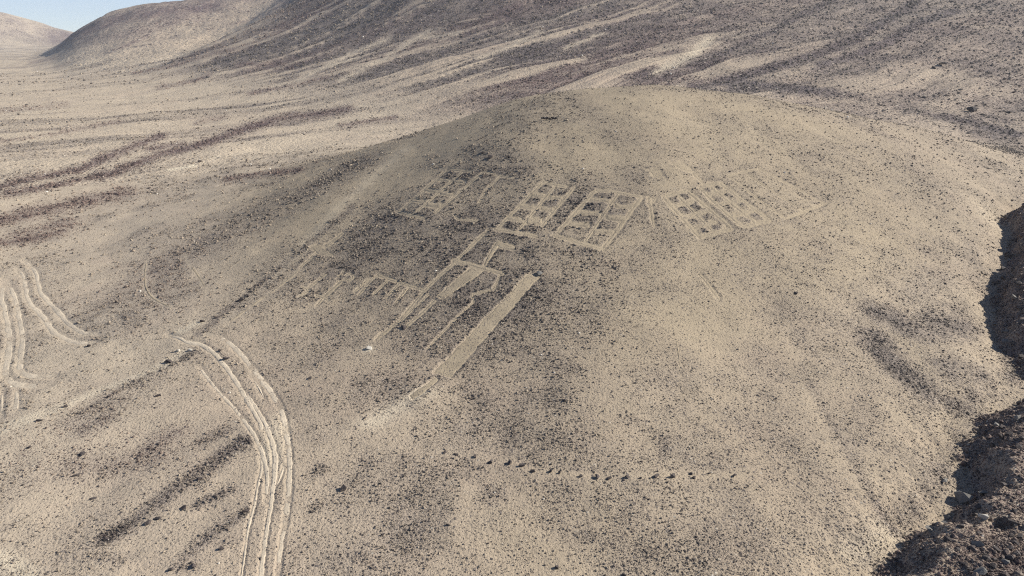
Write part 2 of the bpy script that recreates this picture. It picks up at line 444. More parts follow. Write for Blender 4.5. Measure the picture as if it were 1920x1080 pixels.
def ribbon_px(pts, w, jit=0.28, curve=True, seed=0, taper=True):
    step = 2.2
    c0 = smooth_line(pts, step) if curve else poly_samples(pts, step)
    t = np.gradient(c0, axis=0); t /= np.maximum(np.hypot(t[:, 0], t[:, 1]), 1e-6)[:, None]
    nrm = np.stack([-t[:, 1], t[:, 0]], 1)
    n = len(c0); s = np.arange(n) * step
    ww = np.interp(np.linspace(0, 1, n), np.linspace(0, 1, len(np.atleast_1d(w))), np.atleast_1d(w)) if np.size(w) > 1 else np.full(n, float(w))
    e1 = 1 + jit * 2 * fbm(s / 7, s * 0 + seed * 3.7, 3, 5); e2 = 1 + jit * 2 * fbm(s / 7, s * 0 + seed * 3.7 + 50, 3, 6)
    if taper:
        env = np.minimum(1, np.minimum(np.arange(n) + .6, n - np.arange(n) - .4) / 2.2) ** .5
        e1 = e1 * env; e2 = e2 * env
    m = max(4, int(np.max(ww) / 2.2) + 2)
    f = np.linspace(-1, 1, m)
    off = np.where(f[None] < 0, f[None] * e1[:, None], f[None] * e2[:, None]) * ww[:, None] / 2
    U = c0[:, None, 0] + nrm[:, None, 0] * off; V = c0[:, None, 1] + nrm[:, None, 1] * off
    return U, V


def quad_px(c4, seed=0, jit=1.7):
    a, b, c2, d = [np.array(q, float) for q in c4]      # around the outline
    n = max(4, int(max(np.hypot(*(b - a)), np.hypot(*(c2 - d))) / 2.2) + 1); m = max(4, int(max(np.hypot(*(d - a)), np.hypot(*(c2 - b))) / 2.2) + 1)
    s = np.linspace(0, 1, n)[:, None, None]; t = np.linspace(0, 1, m)[None, :, None]
    P = (a * (1 - s) + b * s) * (1 - t) + (d * (1 - s) + c2 * s) * t
    e = np.maximum(np.abs(s - .5), np.abs(t - .5))[..., 0] * 2
    P[..., 0] += jit * e ** 4 * fbm(P[..., 0] / 6, P[..., 1] / 6, 2, seed + 1) * 2
    P[..., 1] += jit * e ** 4 * fbm(P[..., 0] / 6, P[..., 1] / 6, 2, seed + 2) * 1.5
    return P[..., 0], P[..., 1]


def sheet(thing, part, UV, mask, berm=1.0):
    U, V = UV
    x, y = cast(U.ravel(), V.ravel())
    x = x.reshape(U.shape); y = y.reshape(U.shape)
    SHEETS.append((thing, part, x, y))
    for a, b in [(x, y), ((x[:-1] + x[1:]) / 2, (y[:-1] + y[1:]) / 2), ((x[:, :-1] + x[:, 1:]) / 2, (y[:, :-1] + y[:, 1:]) / 2)]:
        i, j, fa, fb = gidx(a.ravel(), b.ravel())
        i = np.clip(i + (fa > .5), 0, NR - 1); j = np.clip(j + (fb > .5), 0, NT - 1)
        mask[i, j] = 1
        if berm:
            BERM[i, j] = np.maximum(BERM[i, j], berm)


FIG = {}


def figure(key, label, parts):
    FIG[key] = label
    for k, p in enumerate(parts):
        kind = p[0]
        if kind == 'quad':
            sheet(key, p[1], quad_px(p[2], seed=k), MASK_G)
        else:
            sheet(key, p[1], ribbon_px(p[2], p[3], seed=k + len(FIG) * 7, curve=(len(p) > 4 and p[4])), MASK_G)


def L_(part, pts, w, curve=False):
    return ('line', part, pts, w, curve)


def Q_(part, *c4):
    return ('quad', part, c4)


def bar(u, v, w, h, sk):
    """a cleared band between two cells: centre, width, height, skew of the sides"""
    return Q_('cross_band', (u - w / 2 - sk, v - h / 2 - 1 + w * .02), (u + w / 2 - sk, v - h / 2 + 2.0), (u + w / 2 + sk * -1 + -2, v + h / 2 + 2), (u - w / 2 - sk - 2, v + h / 2 - 1))


figure('narrow', 'narrow ladder-shaped ground figure with two columns of dark cells, leftmost of the grids', [
    L_('border_line', [(744, 396), (797, 409)], 4.5), L_('border_line', [(753, 393), (838, 318)], 3.2), L_('border_line', [(816, 399), (908, 321)], 3), L_('border_line', [(838, 317), (884, 321)], 3),
    L_('divider_line', [(782, 397), (868, 322)], 3), bar(784, 376, 25, 6, 0), bar(809, 356, 25, 5, 0), bar(834, 336, 25, 5, 0), bar(814, 383, 27, 9, 0), bar(838, 362, 25, 7, 0), bar(861, 339, 24, 6, 0)])
figure('open', 'faint open rectangle of thin cleared lines between the ladder figure and the centre grid', [
    L_('outline', [(908, 321), (940, 330), (966, 333)], 2.4), L_('outline', [(938, 331), (912, 356), (898, 380)], 2.2), L_('outline', [(852, 402), (862, 411), (898, 413)], 3, True)])
figure('grid_a', 'ground grid with stubby dark cells directly above the long T-shaped lines', [
    L_('border_line', [(925, 428), (1008, 442)], 5.5), L_('border_line', [(936, 425), (1018, 342)], 5), L_('border_line', [(1016, 424), (1078, 350)], 5), L_('border_line', [(1017, 341), (1064, 350)], 4),
    L_('divider_line', [(974, 430), (1040, 350)], 4), bar(966, 409, 28, 8, 0), bar(989, 387, 28, 8, 0), bar(1010, 364, 28, 9, 0), bar(1003, 413, 30, 13, 0), bar(1027, 391, 26, 8, 0), bar(1044, 369, 26, 6, 0)])
figure('grid_b', 'ground grid with eight wide dark cells and clear sand border, right of the stubby-celled grid', [
    L_('border_line', [(1037, 440), (1090, 455), (1133, 467)], 6), L_('border_line', [(1046, 436), (1118, 356)], 6.5), L_('border_line', [(1131, 467), (1204, 369)], 7), L_('border_line', [(1117, 356), (1162, 360), (1206, 369)], 5),
    L_('divider_line', [(1098, 452), (1161, 361)], 5), bar(1087, 420, 40, 8, 0), bar(1109, 398, 40, 8, 0), bar(1127, 374, 38, 7, 0), bar(1134, 433, 40, 9, 0), bar(1157, 408, 38, 10, 0), bar(1172, 386, 36, 7, 0)])
figure('rhomb_a', 'slanted sand rhombus holding two columns of small dark cells, right of the square grids', [
    L_('border_line', [(1243, 367), (1275, 402), (1312, 445)], 7), L_('border_line', [(1310, 445), (1374, 428)], 7), L_('border_line', [(1248, 367), (1290, 356)], 6), L_('border_line', [(1288, 357), (1330, 391), (1372, 428)], 6.5),
    L_('divider_line', [(1272, 367), (1336, 432)], 5), Q_('cross_band', (1262, 384), (1298, 373), (1304, 379), (1268, 390)), Q_('cross_band', (1279, 405), (1320, 394), (1325, 400), (1285, 411)), Q_('cross_band', (1298, 426), (1342, 412), (1347, 418), (1304, 431))])
figure('rhomb_b', 'faded sand rhombus with blurred cells, joined to the right side of the dark-celled rhombus', [
    L_('border_line', [(1311, 350), (1352, 342)], 6), L_('border_line', [(1350, 342), (1396, 377), (1443, 413)], 6), L_('border_line', [(1392, 425), (1446, 413)], 6), L_('border_line', [(1311, 351), (1350, 388), (1392, 424)], 6),
    L_('divider_line', [(1333, 349), (1376, 384), (1418, 417)], 6), Q_('cross_band', (1324, 362), (1364, 354), (1370, 359), (1330, 367)), Q_('cross_band', (1345, 381), (1390, 372), (1396, 377), (1351, 387)), Q_('cross_band', (1366, 401), (1414, 391), (1420, 396), (1372, 407))])
figure('thin', 'large parallelogram of thin pale lines, rightmost figure on the hill', [
    L_('outline', [(1365, 329), (1400, 321), (1424, 316)], 2.6), L_('outline', [(1424, 316), (1484, 348), (1545, 382)], 1.8), L_('outline', [(1545, 382), (1510, 396), (1470, 410)], 3.2), L_('outline', [(1366, 330), (1418, 370), (1472, 409)], 2.0), L_('inner_line', [(1396, 322), (1450, 360), (1510, 396)], 2)])
figure('blob_a', 'small rounded patch of bare sand above the dark-celled rhombus, left one of two', [Q_('patch', (1214, 317), (1235, 315), (1247, 338), (1228, 331))])
figure('blob_b', 'oblong patch of bare sand above the faded rhombus, right one of two', [Q_('patch', (1258, 305), (1276, 302), (1303, 321), (1290, 323)), L_('trail', [(1298, 322), (1318, 342)], 5)])
figure('post', 'short upright strip of cleared sand between the square grid and the rhombus', [L_('strip', [(1217, 368), (1222, 395), (1226, 426)], [9, 6, 4]), L_('strip', [(1229, 371), (1224, 380)], 4)])
figure('tline', 'long T-shaped figure of double cleared lines running down the middle of the hill', [
    L_('long_line', [(917, 429), (848, 496), (798, 543), (748, 602), (703, 638)], [5, 5, 4.5, 5, 6]), L_('long_line', [(806, 550), (752, 601)], 3), L_('cross_line', [(848, 488), (880, 494), (946, 514)], 7),
    Q_('wide_band', (883, 500), (909, 506), (832, 562), (820, 555)), L_('long_line', [(818, 562), (790, 588), (760, 614)], 5), L_('hook', [(909, 497), (924, 470), (933, 457), (965, 465)], [5, 6, 12, 10])])
figure('zigzag', 'thin crooked cleared line beside the broad sand strip, with a bent upper end', [
    L_('line', [(938, 514), (926, 542), (900, 548), (884, 552), (889, 565), (853, 599), (800, 655)], 2.8)])
figure('strip', 'broad straight strip of cleared sand, the widest of the figures, running down the hill', [
    Q_('strip', (990, 514), (1013, 516), (846, 708), (811, 699)), L_('trail', [(820, 708), (800, 725), (770, 745)], [7, 10, 14])])
figure('comb', 'comb-shaped figure of thin prongs hanging from one line, left of the long T-shape', [
    L_('cross_line', [(708, 515), (748, 529), (797, 544)], 5), L_('prong', [(704, 517), (672, 553)], 4), L_('prong', [(694, 521), (664, 548)], 3), L_('prong', [(730, 524), (700, 552)], 2.6), L_('prong', [(750, 531), (722, 560)], 2.6), L_('prong', [(766, 538), (742, 568)], 3.4)])
figure('human', 'small stick figure with a ring head and arms, left of the comb figure', [
    L_('head', [(648, 515), (658, 513), (662, 521), (654, 525), (646, 520)], 3, True), L_('body_line', [(644, 524), (609, 556)], [4, 7]), L_('arm', [(591, 552), (604, 556), (616, 562)], 5), L_('leg', [(608, 556), (593, 574)], 4), L_('arm', [(632, 522), (640, 515), (646, 507)], 3)])
figure('human_b', 'short forked sand figure left of the ring-headed stick figure', [
    L_('body_line', [(613, 512), (580, 538)], 5), L_('arm', [(565, 537), (574, 540), (579, 548)], 4), L_('leg', [(578, 546), (560, 556)], 3)])
figure('bar', 'short faint pale bar of swept sand below the rhombus figures on the right', [L_('strip', [(1310, 512), (1328, 532), (1350, 562)], [4, 6, 5])])
figure('arrow', 'arrow-like figure with a rounded sand blade at the left edge of the dark slope', [
    Q_('blade', (582, 462), (600, 457), (628, 480), (597, 476)), L_('tail', [(610, 462), (628, 450), (645, 436)], [10, 6, 5]), L_('tail', [(591, 476), (576, 490), (562, 502)], [6, 4, 3])])

TRACKS = []


def track(label, pts, w):
    key = 'track%d' % len(TRACKS)
    TRACKS.append((key, label))
    sheet(key, 'track', ribbon_px(pts, np.atleast_1d(w) * (1.2 if len(TRACKS) < 14 else 1.0), jit=.22 if len(TRACKS) < 14 else .3, seed=len(TRACKS) * 3, curve=True), MASK_T if len(TRACKS) < 14 else MASK_P)


track('outermost tyre rut at the left edge, hooking right at its lower end', [(8, 520), (3, 558), (9, 582), (14, 610), (18, 640), (15, 670), (10, 700), (22, 716), (45, 722), (70, 723), (97, 721)], [6, 8, 11, 12, 10, 5])
track('second tyre rut from the left edge with a tight right hook', [(10, 522), (20, 540), (30, 565), (35, 590), (41, 620), (42, 645), (38, 675), (38, 692), (52, 703), (75, 706), (108, 705)], [6, 8, 10, 11, 9, 5])
track('third tyre rut from the left edge, sweeping right to a thin end', [(30, 500), (42, 515), (48, 538), (51, 557), (63, 575), (78, 590), (92, 610), (100, 622), (116, 631), (135, 640), (160, 642), (180, 640)], [5, 8, 9, 9, 7, 4])
track('fourth tyre rut from the left edge, uppermost of the sweeping ones', [(43, 486), (60, 502), (68, 515), (73, 540), (79, 553), (95, 570), (110, 585), (125, 603), (142, 616), (160, 624), (186, 626)], [4, 7, 8, 9, 7, 4])
track('short blunt tyre rut below the hooked ones at the left edge', [(30, 725), (31, 750), (26, 771)], [6, 9, 12])
track('faint rut running off the left edge of the view below the hooked ones', [(4, 722), (3, 750), (1, 785)], 6)
track('inner tyre rut curving down from the wash to the merged tracks', [(312, 627), (335, 633), (352, 641), (375, 645), (400, 661), (420, 684), (440, 712), (458, 740), (472, 765), (487, 792), (490, 806)], [4, 6, 8, 9, 9, 9, 8])
track('outer tyre rut curving from the wash down to the bottom edge', [(385, 627), (410, 632), (430, 643), (450, 662), (470, 686), (490, 711), (508, 735), (524, 760), (533, 790), (540, 830), (543, 870), (541, 920), (536, 970), (527, 1020), (520, 1085)], [5, 8, 10, 10, 9, 9, 10, 9, 9])
track('straight tyre rut left of the curved pair, joining them above the stony rill', [(372, 686), (395, 716), (420, 745), (445, 772), (465, 798), (480, 822), (492, 850), (500, 885), (500, 925), (497, 945)], [6, 5, 6, 8, 8, 6])
track('middle rut of the merged tracks running down to the bottom edge', [(444, 716), (462, 738), (478, 762), (494, 788), (506, 815), (515, 850), (515, 885), (510, 930), (503, 975), (496, 1020), (488, 1085)], [3, 6, 8, 9, 9, 7, 8, 10])
track('leftmost of the merged ruts, fading out toward the bottom', [(489, 850), (490, 880), (483, 910), (476, 950), (466, 985), (460, 1025), (452, 1085)], [5, 5, 6, 5, 4])
track('thin rut between the curved pair, parallel to the outer one', [(468, 700), (484, 725), (496, 748)], [3, 4, 3])
track('short spur of rut inside the merged tracks', [(533, 870), (525, 895), (518, 910)], [4, 5, 3])
track('faint curved trail on the low grey shoulder, left one of two', [(275, 488), (271, 520), (276, 545), (292, 562), (324, 578)], [3, 4, 4, 5, 3])
track('faint curved trail on the low grey shoulder, right one of two', [(346, 478), (356, 495), (370, 515), (384, 538), (390, 560)], [3, 4, 4, 3])
track('faint footpath running down the middle of the hill toward the row of stones', [(1252, 592), (1266, 630), (1274, 680), (1275, 725)], [2.5, 2.5, 1.0])
track('pale trampled line climbing from the wash along the left foot of the hill', [(575, 492), (540, 525), (470, 575), (420, 612)], [3, 3, 4, 3])


def blur(M, n):
    M = M.astype(np.float32)
    for _ in range(n):
        M = (np.roll(M, 1, 0) + M + np.roll(M, -1, 0)) / 3
        M = (np.roll(M, 1, 1) + M + np.roll(M, -1, 1)) / 3
    return M


mg1 = np.clip(blur(MASK_G, 1) * 1.5, 0, 1); mt1 = np.clip(blur(MASK_T, 1) * 1.5, 0, 1)
ringG = np.clip(blur(MASK_G, 4) * 1.6, 0, 1) * (1 - mg1); ringT = np.clip(blur(MASK_T, 3) * 1.6, 0, 1) * (1 - mt1)
CLEAR = np.maximum(np.maximum(mg1, mt1), np.clip(blur(MASK_P, 1) * 1.2, 0, .85)); RING = np.maximum(ringG, ringT * .6)
nz = 0.6 + 0.8 * np.abs(vnoise(GX * 2.3, GY * 2.3, 91))
GZ = GZ - 0.03 * mg1 + 0.018 * ringG * nz - 0.026 * mt1 + 0.006 * ringT * nz
ROWPX = [(825, 846), (891, 855), (956, 867), (1000, 882), (1119, 893), (1231, 892), (1377, 892), (1395, 893)]
ROWC = np.zeros_like(GX); dab(ROWC, ROWPX, 16, 1.0, 9)
DARK = DARK * (1 - 0.95 * CLEAR) * (1 - .8 * ROWC)
DARK = np.clip(DARK + 0.55 * ringG * (vnoise(GX * 3, GY * 3, 92) > -.1), 0, 1)

# ------------------------------------------------------------------ materials


class NT_:
    def __init__(self, name):
        self.m = bpy.data.materials.new(name); self.m.use_nodes = True
        self.t = self.m.node_tree; self.t.nodes.clear()
        self.out = self.n('ShaderNodeOutputMaterial')
        self.b = self.n('ShaderNodeBsdfPrincipled')
        self.b.inputs['Roughness'].default_value = 0.95
        self.b.inputs['Specular IOR Level'].default_value = 0.15
        self.l(self.b.outputs[0], self.out.inputs[0])

    def n(self, t, **kw):
        x = self.t.nodes.new(t)
        for k, v in kw.items():
            setattr(x, k, v)
        return x

    def l(self, a, b):
        self.t.links.new(a, b)

    def val(self, sock, v):
        if isinstance(v, (int, float)):
            sock.default_value = v
        elif isinstance(v, (tuple, list)):
            sock.default_value = tuple(v) + ((1.0,) if len(v) == 3 and sock.type == 'RGBA' else ())
        else:
            self.l(v, sock)

    def math(self, op, a, b=0.0, c=None, clamp=False):
        x = self.n('ShaderNodeMath', operation=op, use_clamp=clamp)
        self.val(x.inputs[0], a); self.val(x.inputs[1], b)
        if c is not None:
            self.val(x.inputs[2], c)
        return x.outputs[0]

    def mix(self, f, a, b):
        x = self.n('ShaderNodeMix', data_type='RGBA')
        self.val(x.inputs[0], f); self.val(x.inputs[6], a); self.val(x.inputs[7], b)
        return x.outputs[2]

    def attr(self, name, typ='GEOMETRY'):
        return self.n('ShaderNodeAttribute', attribute_name=name, attribute_type=typ).outputs['Fac']

    def pos(self, sc=None):
        p = self.n('ShaderNodeNewGeometry').outputs['Position']
        if sc is None:
            return p
        x = self.n('ShaderNodeVectorMath', operation='MULTIPLY')
        self.l(p, x.inputs[0]); x.inputs[1].default_value = sc
        return x.outputs[0]

    def noise(self, p, scale, detail=4, rough=.55):
        x = self.n('ShaderNodeTexNoise')
        self.l(p, x.inputs['Vector']); x.inputs['Scale'].default_value = scale
        x.inputs['Detail'].default_value = detail; x.inputs['Roughness'].default_value = rough
        return x.outputs[0]

    def voro(self, p, scale, rnd=1.0):
        x = self.n('ShaderNodeTexVoronoi')
        self.l(p, x.inputs['Vector']); x.inputs['Scale'].default_value = scale; x.inputs['Randomness'].default_value = rnd
        sp = self.n('ShaderNodeSeparateColor'); self.l(x.outputs['Color'], sp.inputs[0])
        return x.outputs['Distance'], sp.outputs[0], sp.outputs[1], sp.outputs[2]

    def ramp(self, f, a, b):
        x = self.n('ShaderNodeMapRange'); x.interpolation_type = 'SMOOTHSTEP'
        self.val(x.inputs[0], f); x.inputs[1].default_value = a; x.inputs[2].default_value = b
        return x.outputs[0]


SAND_A, SAND_B, SAND_C = (0.475, 0.390, 0.292), (0.405, 0.33, 0.252), (0.44, 0.37, 0.265)


def ground_material(name, scales, relief, grain, dust):
    k = NT_(name)
    P = k.pos()
    dark, red, pale, olive = k.attr('dark'), k.attr('red'), k.attr('pale'), k.attr('olive')
    n0 = k.noise(P, 0.045, 5); n1 = k.noise(P, grain * .09, 5, .65); n2 = k.noise(P, grain, 3, .65)
    sand = k.mix(k.ramp(n0, .35, .65), SAND_A, SAND_B)
    sand = k.mix(k.math('MULTIPLY', k.ramp(k.noise(P, grain * .022, 3), .45, .7), .55), sand, (0.40, 0.315, 0.245))
    sand = k.mix(k.math('MULTIPLY', k.ramp(n1, .4, .7), .5), sand, (0.345, 0.288, 0.22))
    sand = k.mix(k.math('MULTIPLY', k.ramp(n2, .45, .75), .45), sand, (0.255, 0.215, 0.18))
    sand = k.mix(k.math('MULTIPLY', olive, .72), sand, (0.345, 0.284, 0.188))
    sand = k.mix(pale, sand, (0.66, 0.575, 0.43))
    # fine gravel dust lowers the tone where stones lie thick
    dust_c = k.mix(red, (0.150, 0.128, 0.132), (0.150, 0.108, 0.114))
    base = k.mix(k.math('MULTIPLY', dark, dust), sand, dust_c)
    col = base
    hgt = k.math('MULTIPLY', n2, relief)
    for sc, cov, foot, hh, c0 in scales:
        d, c1, c2, c3 = k.voro(P, sc)
        need = k.math('MULTIPLY', k.math('MULTIPLY_ADD', dark, cov, c0), k.math('MULTIPLY_ADD', n1, 1.6, .2))
        has = k.math('LESS_THAN', c1, need)
        msk = k.math('MULTIPLY', has, k.ramp(d, foot, foot - .14))
        st = k.mix(c2, (0.042, 0.037, 0.038), (0.21, 0.18, 0.16))
        st = k.mix(red, st, k.mix(c2, (0.060, 0.036, 0.036), (0.19, 0.125, 0.115)))
        st = k.mix(k.math('GREATER_THAN', c3, .94), st, (0.45, 0.40, 0.33))
        col = k.mix(msk, col, st)
        hgt = k.math('ADD', hgt, k.math('MULTIPLY', msk, hh))
    k.l(col, k.b.inputs['Base Color'])
    bp = k.n('ShaderNodeBump'); bp.inputs['Strength'].default_value = 1.0; bp.inputs['Distance'].default_value = 1.0
    k.l(hgt, bp.inputs['Height']); k.l(bp.outputs[0], k.b.inputs['Normal'])
    return k.m


def swept_material(name, tone, rough_amt):
    k = NT_(name)
    P = k.pos()
    n1 = k.noise(P, 1.1, 5, .6); n2 = k.noise(P, 11.0, 4, .65)
    col = k.mix(k.ramp(n1, .3, .7), tone, tuple(v * .84 for v in tone))
    d, c1, c2, c3 = k.voro(P, 13.0)
    m = k.math('MULTIPLY', k.math('LESS_THAN', c1, k.math('MULTIPLY', n1, rough_amt)), k.ramp(d, .45, .3))
    col = k.mix(m, col, (0.16, 0.135, 0.12))
    k.l(col, k.b.inputs['Base Color'])
    h = k.math('ADD', k.math('MULTIPLY', n2, .03), k.math('MULTIPLY', m, .012))
    bp = k.n('ShaderNodeBump'); bp.inputs['Strength'].default_value = 0.9; bp.inputs['Distance'].default_value = 1.0
    k.l(h, bp.inputs['Height']); k.l(bp.outputs[0], k.b.inputs['Normal'])
    return k.m


def stone_material(name, inst=True, grey=0.0):
    k = NT_(name)
    tone = k.attr('tone', 'INSTANCER') if inst else k.n('ShaderNodeObjectInfo').outputs['Random']
    hue = k.attr('hue', 'INSTANCER') if inst else 0.25
    P = k.pos()
    n = k.noise(P, 9.0, 3)
    a = k.mix(tone, (0.050, 0.042, 0.039), (0.36, 0.30, 0.225) if inst else (0.075, 0.066, 0.062))
    b = k.mix(tone, (0.055, 0.034, 0.034), (0.26, 0.19, 0.155) if inst else (0.075, 0.055, 0.05))
    col = k.mix(hue, a, b)
    if grey:
        col = k.mix(grey, col, (0.21, 0.20, 0.18) if grey < .85 else (0.5, .47, .41))
    col = k.mix(k.math('MULTIPLY', k.ramp(n, .5, .75), .25), col, (0.30, 0.25, 0.20))
    if inst:
        col = k.mix(k.math('GREATER_THAN', tone, .9995), col, (0.62, 0.58, 0.51))
    k.l(col, k.b.inputs['Base Color'])
    k.b.inputs['Roughness'].default_value = 0.8
    k.b.inputs['Specular IOR Level'].default_value = 0.3
    bp = k.n('ShaderNodeBump'); bp.inputs['Strength'].default_value = 0.5; bp.inputs['Distance'].default_value = 0.05
    k.l(k.noise(P, 25.0, 4), bp.inputs['Height']); k.l(bp.outputs[0], k.b.inputs['Normal'])
    return k.m


M_GROUND = ground_material('desert_ground', ((20.0, .85, .52, .018, .13), (8.0, .55, .45, .03, .02)), 0.048, 10.0, .62)
M_SLOPE = ground_material('stony_slope', ((4.5, .85, .52, .06, .05), (1.7, .62, .47, .14, .015)), 0.30, 2.2, .95)
M_MOUNT = ground_material('mountain_ground', ((0.9, .8, .50, .25, .03), (.35, .5, .45, .5, .01)), 1.1, 0.55, .95)
M_SWEPT = swept_material('swept_sand', (0.372, 0.307, 0.216), .95)
M_TRACK = swept_material('tyre_pressed_sand', (0.58, 0.495, 0.38), .3)
M_PEBBLE = stone_material('varnished_pebble')
M_ROCK = stone_material('varnished_rock', inst=False)
M_GREY = stone_material('grey_boulder', inst=False, grey=.8)
M_PALE = stone_material('pale_stone', inst=False, grey=.9)

# ------------------------------------------------------------------ the land as meshes
region = np.zeros((NR, NT), int)                       # 0 plain
region[(R2 > 95)] = 6                                  # plain beyond the hill
region[(KN > 0.45) & (R2 < 125)] = 1                   # hill
region[(SL > 2.0) & (R2 > 80) & ((KN < 0.9) | (R2 > 112))] = 2   # mountain side
region[(HA > 3.0) & (HA > SL)] = 3
region[(HF > 2.0)] = 4
region[(ED > 0.15) & (R2 < 125) & (GX > 0)] = 5
region[(GY < 16) & (region != 5)] = np.where((GX > -2)[(GY < 16) & (region != 5)], 1, 0)
dzr = np.gradient(GZ, axis=0) / np.gradient(R2, axis=0); dzt = np.gradient(GZ, axis=1) / (np.gradient(T2, axis=1) * R2)
NX = -(dzr * np.sin(T2) + dzt * np.cos(T2)); NY = -(dzr * np.cos(T2) - dzt * np.sin(T2)); NZ = np.ones_like(NX)
nl = np.sqrt(NX ** 2 + NY ** 2 + 1)
NRM = np.stack([NX / nl, NY / nl, NZ / nl], -1).reshape(-1, 3).astype(np.float32)
CO = np.stack([GX, GY, GZ], -1).reshape(-1, 3).astype(np.float32)
ii, jj = np.meshgrid(np.arange(NR - 1), np.arange(NT - 1), indexing='ij')
v00 = (ii * NT + jj).ravel(); quads = np.stack([v00, v00 + 1, v00 + NT + 1, v00 + NT], 1)

freg = region[:-1, :-1].ravel()
ATT = {'dark': DARK, 'red': RED, 'pale': PALE, 'olive': OLIVE}


def quad_mesh(name, co, fq, normals=None):
    me = bpy.data.meshes.new(name)
    me.vertices.add(len(co)); me.vertices.foreach_set('co', co.astype(np.float32).ravel())
    me.loops.add(len(fq) * 4); me.loops.foreach_set('vertex_index', fq.astype(np.int32).ravel())
    me.polygons.add(len(fq)); me.polygons.foreach_set('loop_start', np.arange(0, len(fq) * 4, 4, dtype=np.int32))
    me.update(calc_edges=True)
    me.polygons.foreach_set('use_smooth', np.ones(len(fq), bool))
    if normals is not None:
        me.normals_split_custom_set_from_vertices(normals)
    return me


def link(name, me, mat=None, parent=None, loc=None):
    o = bpy.data.objects.new(name, me)
    COL.objects.link(o)
    if mat is not None:
        me.materials.append(mat)
    if parent is not None:
        o.parent = parent
    if loc is not None:
        o.location = loc
    return o


def tag(o, label=None, cat=None, group=None, kind=None):
    if label: o['label'] = label
    if cat: o['category'] = cat
    if group: o['group'] = group
    if kind: o['kind'] = kind
    return o


names = [('plain', 'pale stony desert plain spreading left of the hill'), ('hill', 'low rounded desert hill carrying the ground figures'), ('mountain_slope', 'dark streaked mountainside rising behind the hill'),
         ('mountain', 'brown rounded mountain on the left skyline'), ('far_hill', 'hazy domed hill at the far left corner'), ('ravine', 'dark rocky ravine bank along the right edge'), ('far_plain', 'broad pale plain with reddish stony bands behind the hill')]
for kreg, (nm, lb) in enumerate(names):
    fq = quads[freg == kreg]
    if not len(fq):
        continue
    used, inv = np.unique(fq.ravel(), return_inverse=True)
    me = quad_mesh(nm, CO[used], inv.reshape(-1, 4), NRM[used])
    for an, G in ATT.items():
        a = me.attributes.new(an, 'FLOAT', 'POINT'); a.data.foreach_set('value', G.ravel()[used].astype(np.float32))
    tag(link(nm, me, (M_GROUND, M_GROUND, M_SLOPE, M_MOUNT, M_MOUNT, M_GROUND, M_SLOPE)[kreg]), lb, None, None, 'structure')
# ground right under the camera, closing the sheet
ring = CO[:NT]
cen = np.array([[0, 0, float(GZ[0].mean())]], np.float32)
me = bpy.data.meshes.new('ground')
me.from_pydata([tuple(v) for v in np.vstack([ring, cen])], [], [(NT, (j + 1) % NT, j) for j in range(NT)])
for an in ATT:
    a = me.attributes.new(an, 'FLOAT', 'POINT'); a.data.foreach_set('value', np.full(NT + 1, .1, np.float32))
tag(link('ground', me, M_GROUND), 'patch of desert ground below the viewpoint', None, None, 'structure')

# ------------------------------------------------------------------ figures and tracks


def sheet_mesh(name, x, y, lift, origin, wear=0.0):
    n, m = x.shape
    z = samp(GZ, x, y) + lift + wear * fbm(x * 1.7, y * 1.7, 3, 131)
    if wear:
        q = np.minimum(np.arange(n), n - 1 - np.arange(n))[:, None] / 14.0
        z = z - .022 * np.clip(1 - q, 0, 1)
    e = np.ones_like(x) * 0.0
    e[0] = e[-1] = 1; e[:, 0] = e[:, -1] = 1
    z = z - e * (lift + 0.012)
    co = np.stack([x, y, z], -1).reshape(-1, 3) - np.array(origin)
    a, b = np.meshgrid(np.arange(n - 1), np.arange(m - 1), indexing='ij')
    v = (a * m + b).ravel()
    fq = np.stack([v, v + 1, v + m + 1, v + m], 1)
    p0, p1, p3 = co[fq[:, 0]], co[fq[:, 1]], co[fq[:, 3]]
    if np.median(np.cross(p1 - p0, p3 - p0)[:, 2]) < 0:
        fq = fq[:, ::-1]
    return quad_mesh(name, co, fq)


roots = {}
for key, label in FIG.items():
    xs = np.concatenate([s_[2].ravel() for s_ in SHEETS if s_[0] == key]); ys = np.concatenate([s_[3].ravel() for s_ in SHEETS if s_[0] == key])
    cx, cy = float(xs.mean()), float(ys.mean())
    e = bpy.data.objects.new('geoglyph', None); e.empty_display_size = .3
    e.location = (cx, cy, float(samp(GZ, cx, cy))); COL.objects.link(e)
    tag(e, label, 'geoglyph', 'ground figures cleared on the hill')
    roots[key] = e
lifts = {}
for key, part, x, y in SHEETS:
    if key in roots:
        k = lifts.get(key, 0); lifts[key] = k + 1
        link(part, sheet_mesh(part, x, y, 0.010 + 0.002 * k, roots[key].location, 0.0), M_SWEPT, roots[key])
for n_, (key, label) in enumerate(TRACKS):
    for kk, part, x, y in SHEETS:
        if kk == key:
            tag(link('tyre_track' if n_ < 13 else 'footpath', sheet_mesh('track', x, y, 0.006 + 0.002 * (n_ % 7), (0, 0, 0), .022), M_TRACK if n_ < 13 else M_SWEPT), label, None, 'wheel ruts in the sand' if n_ < 13 else None, 'structure')

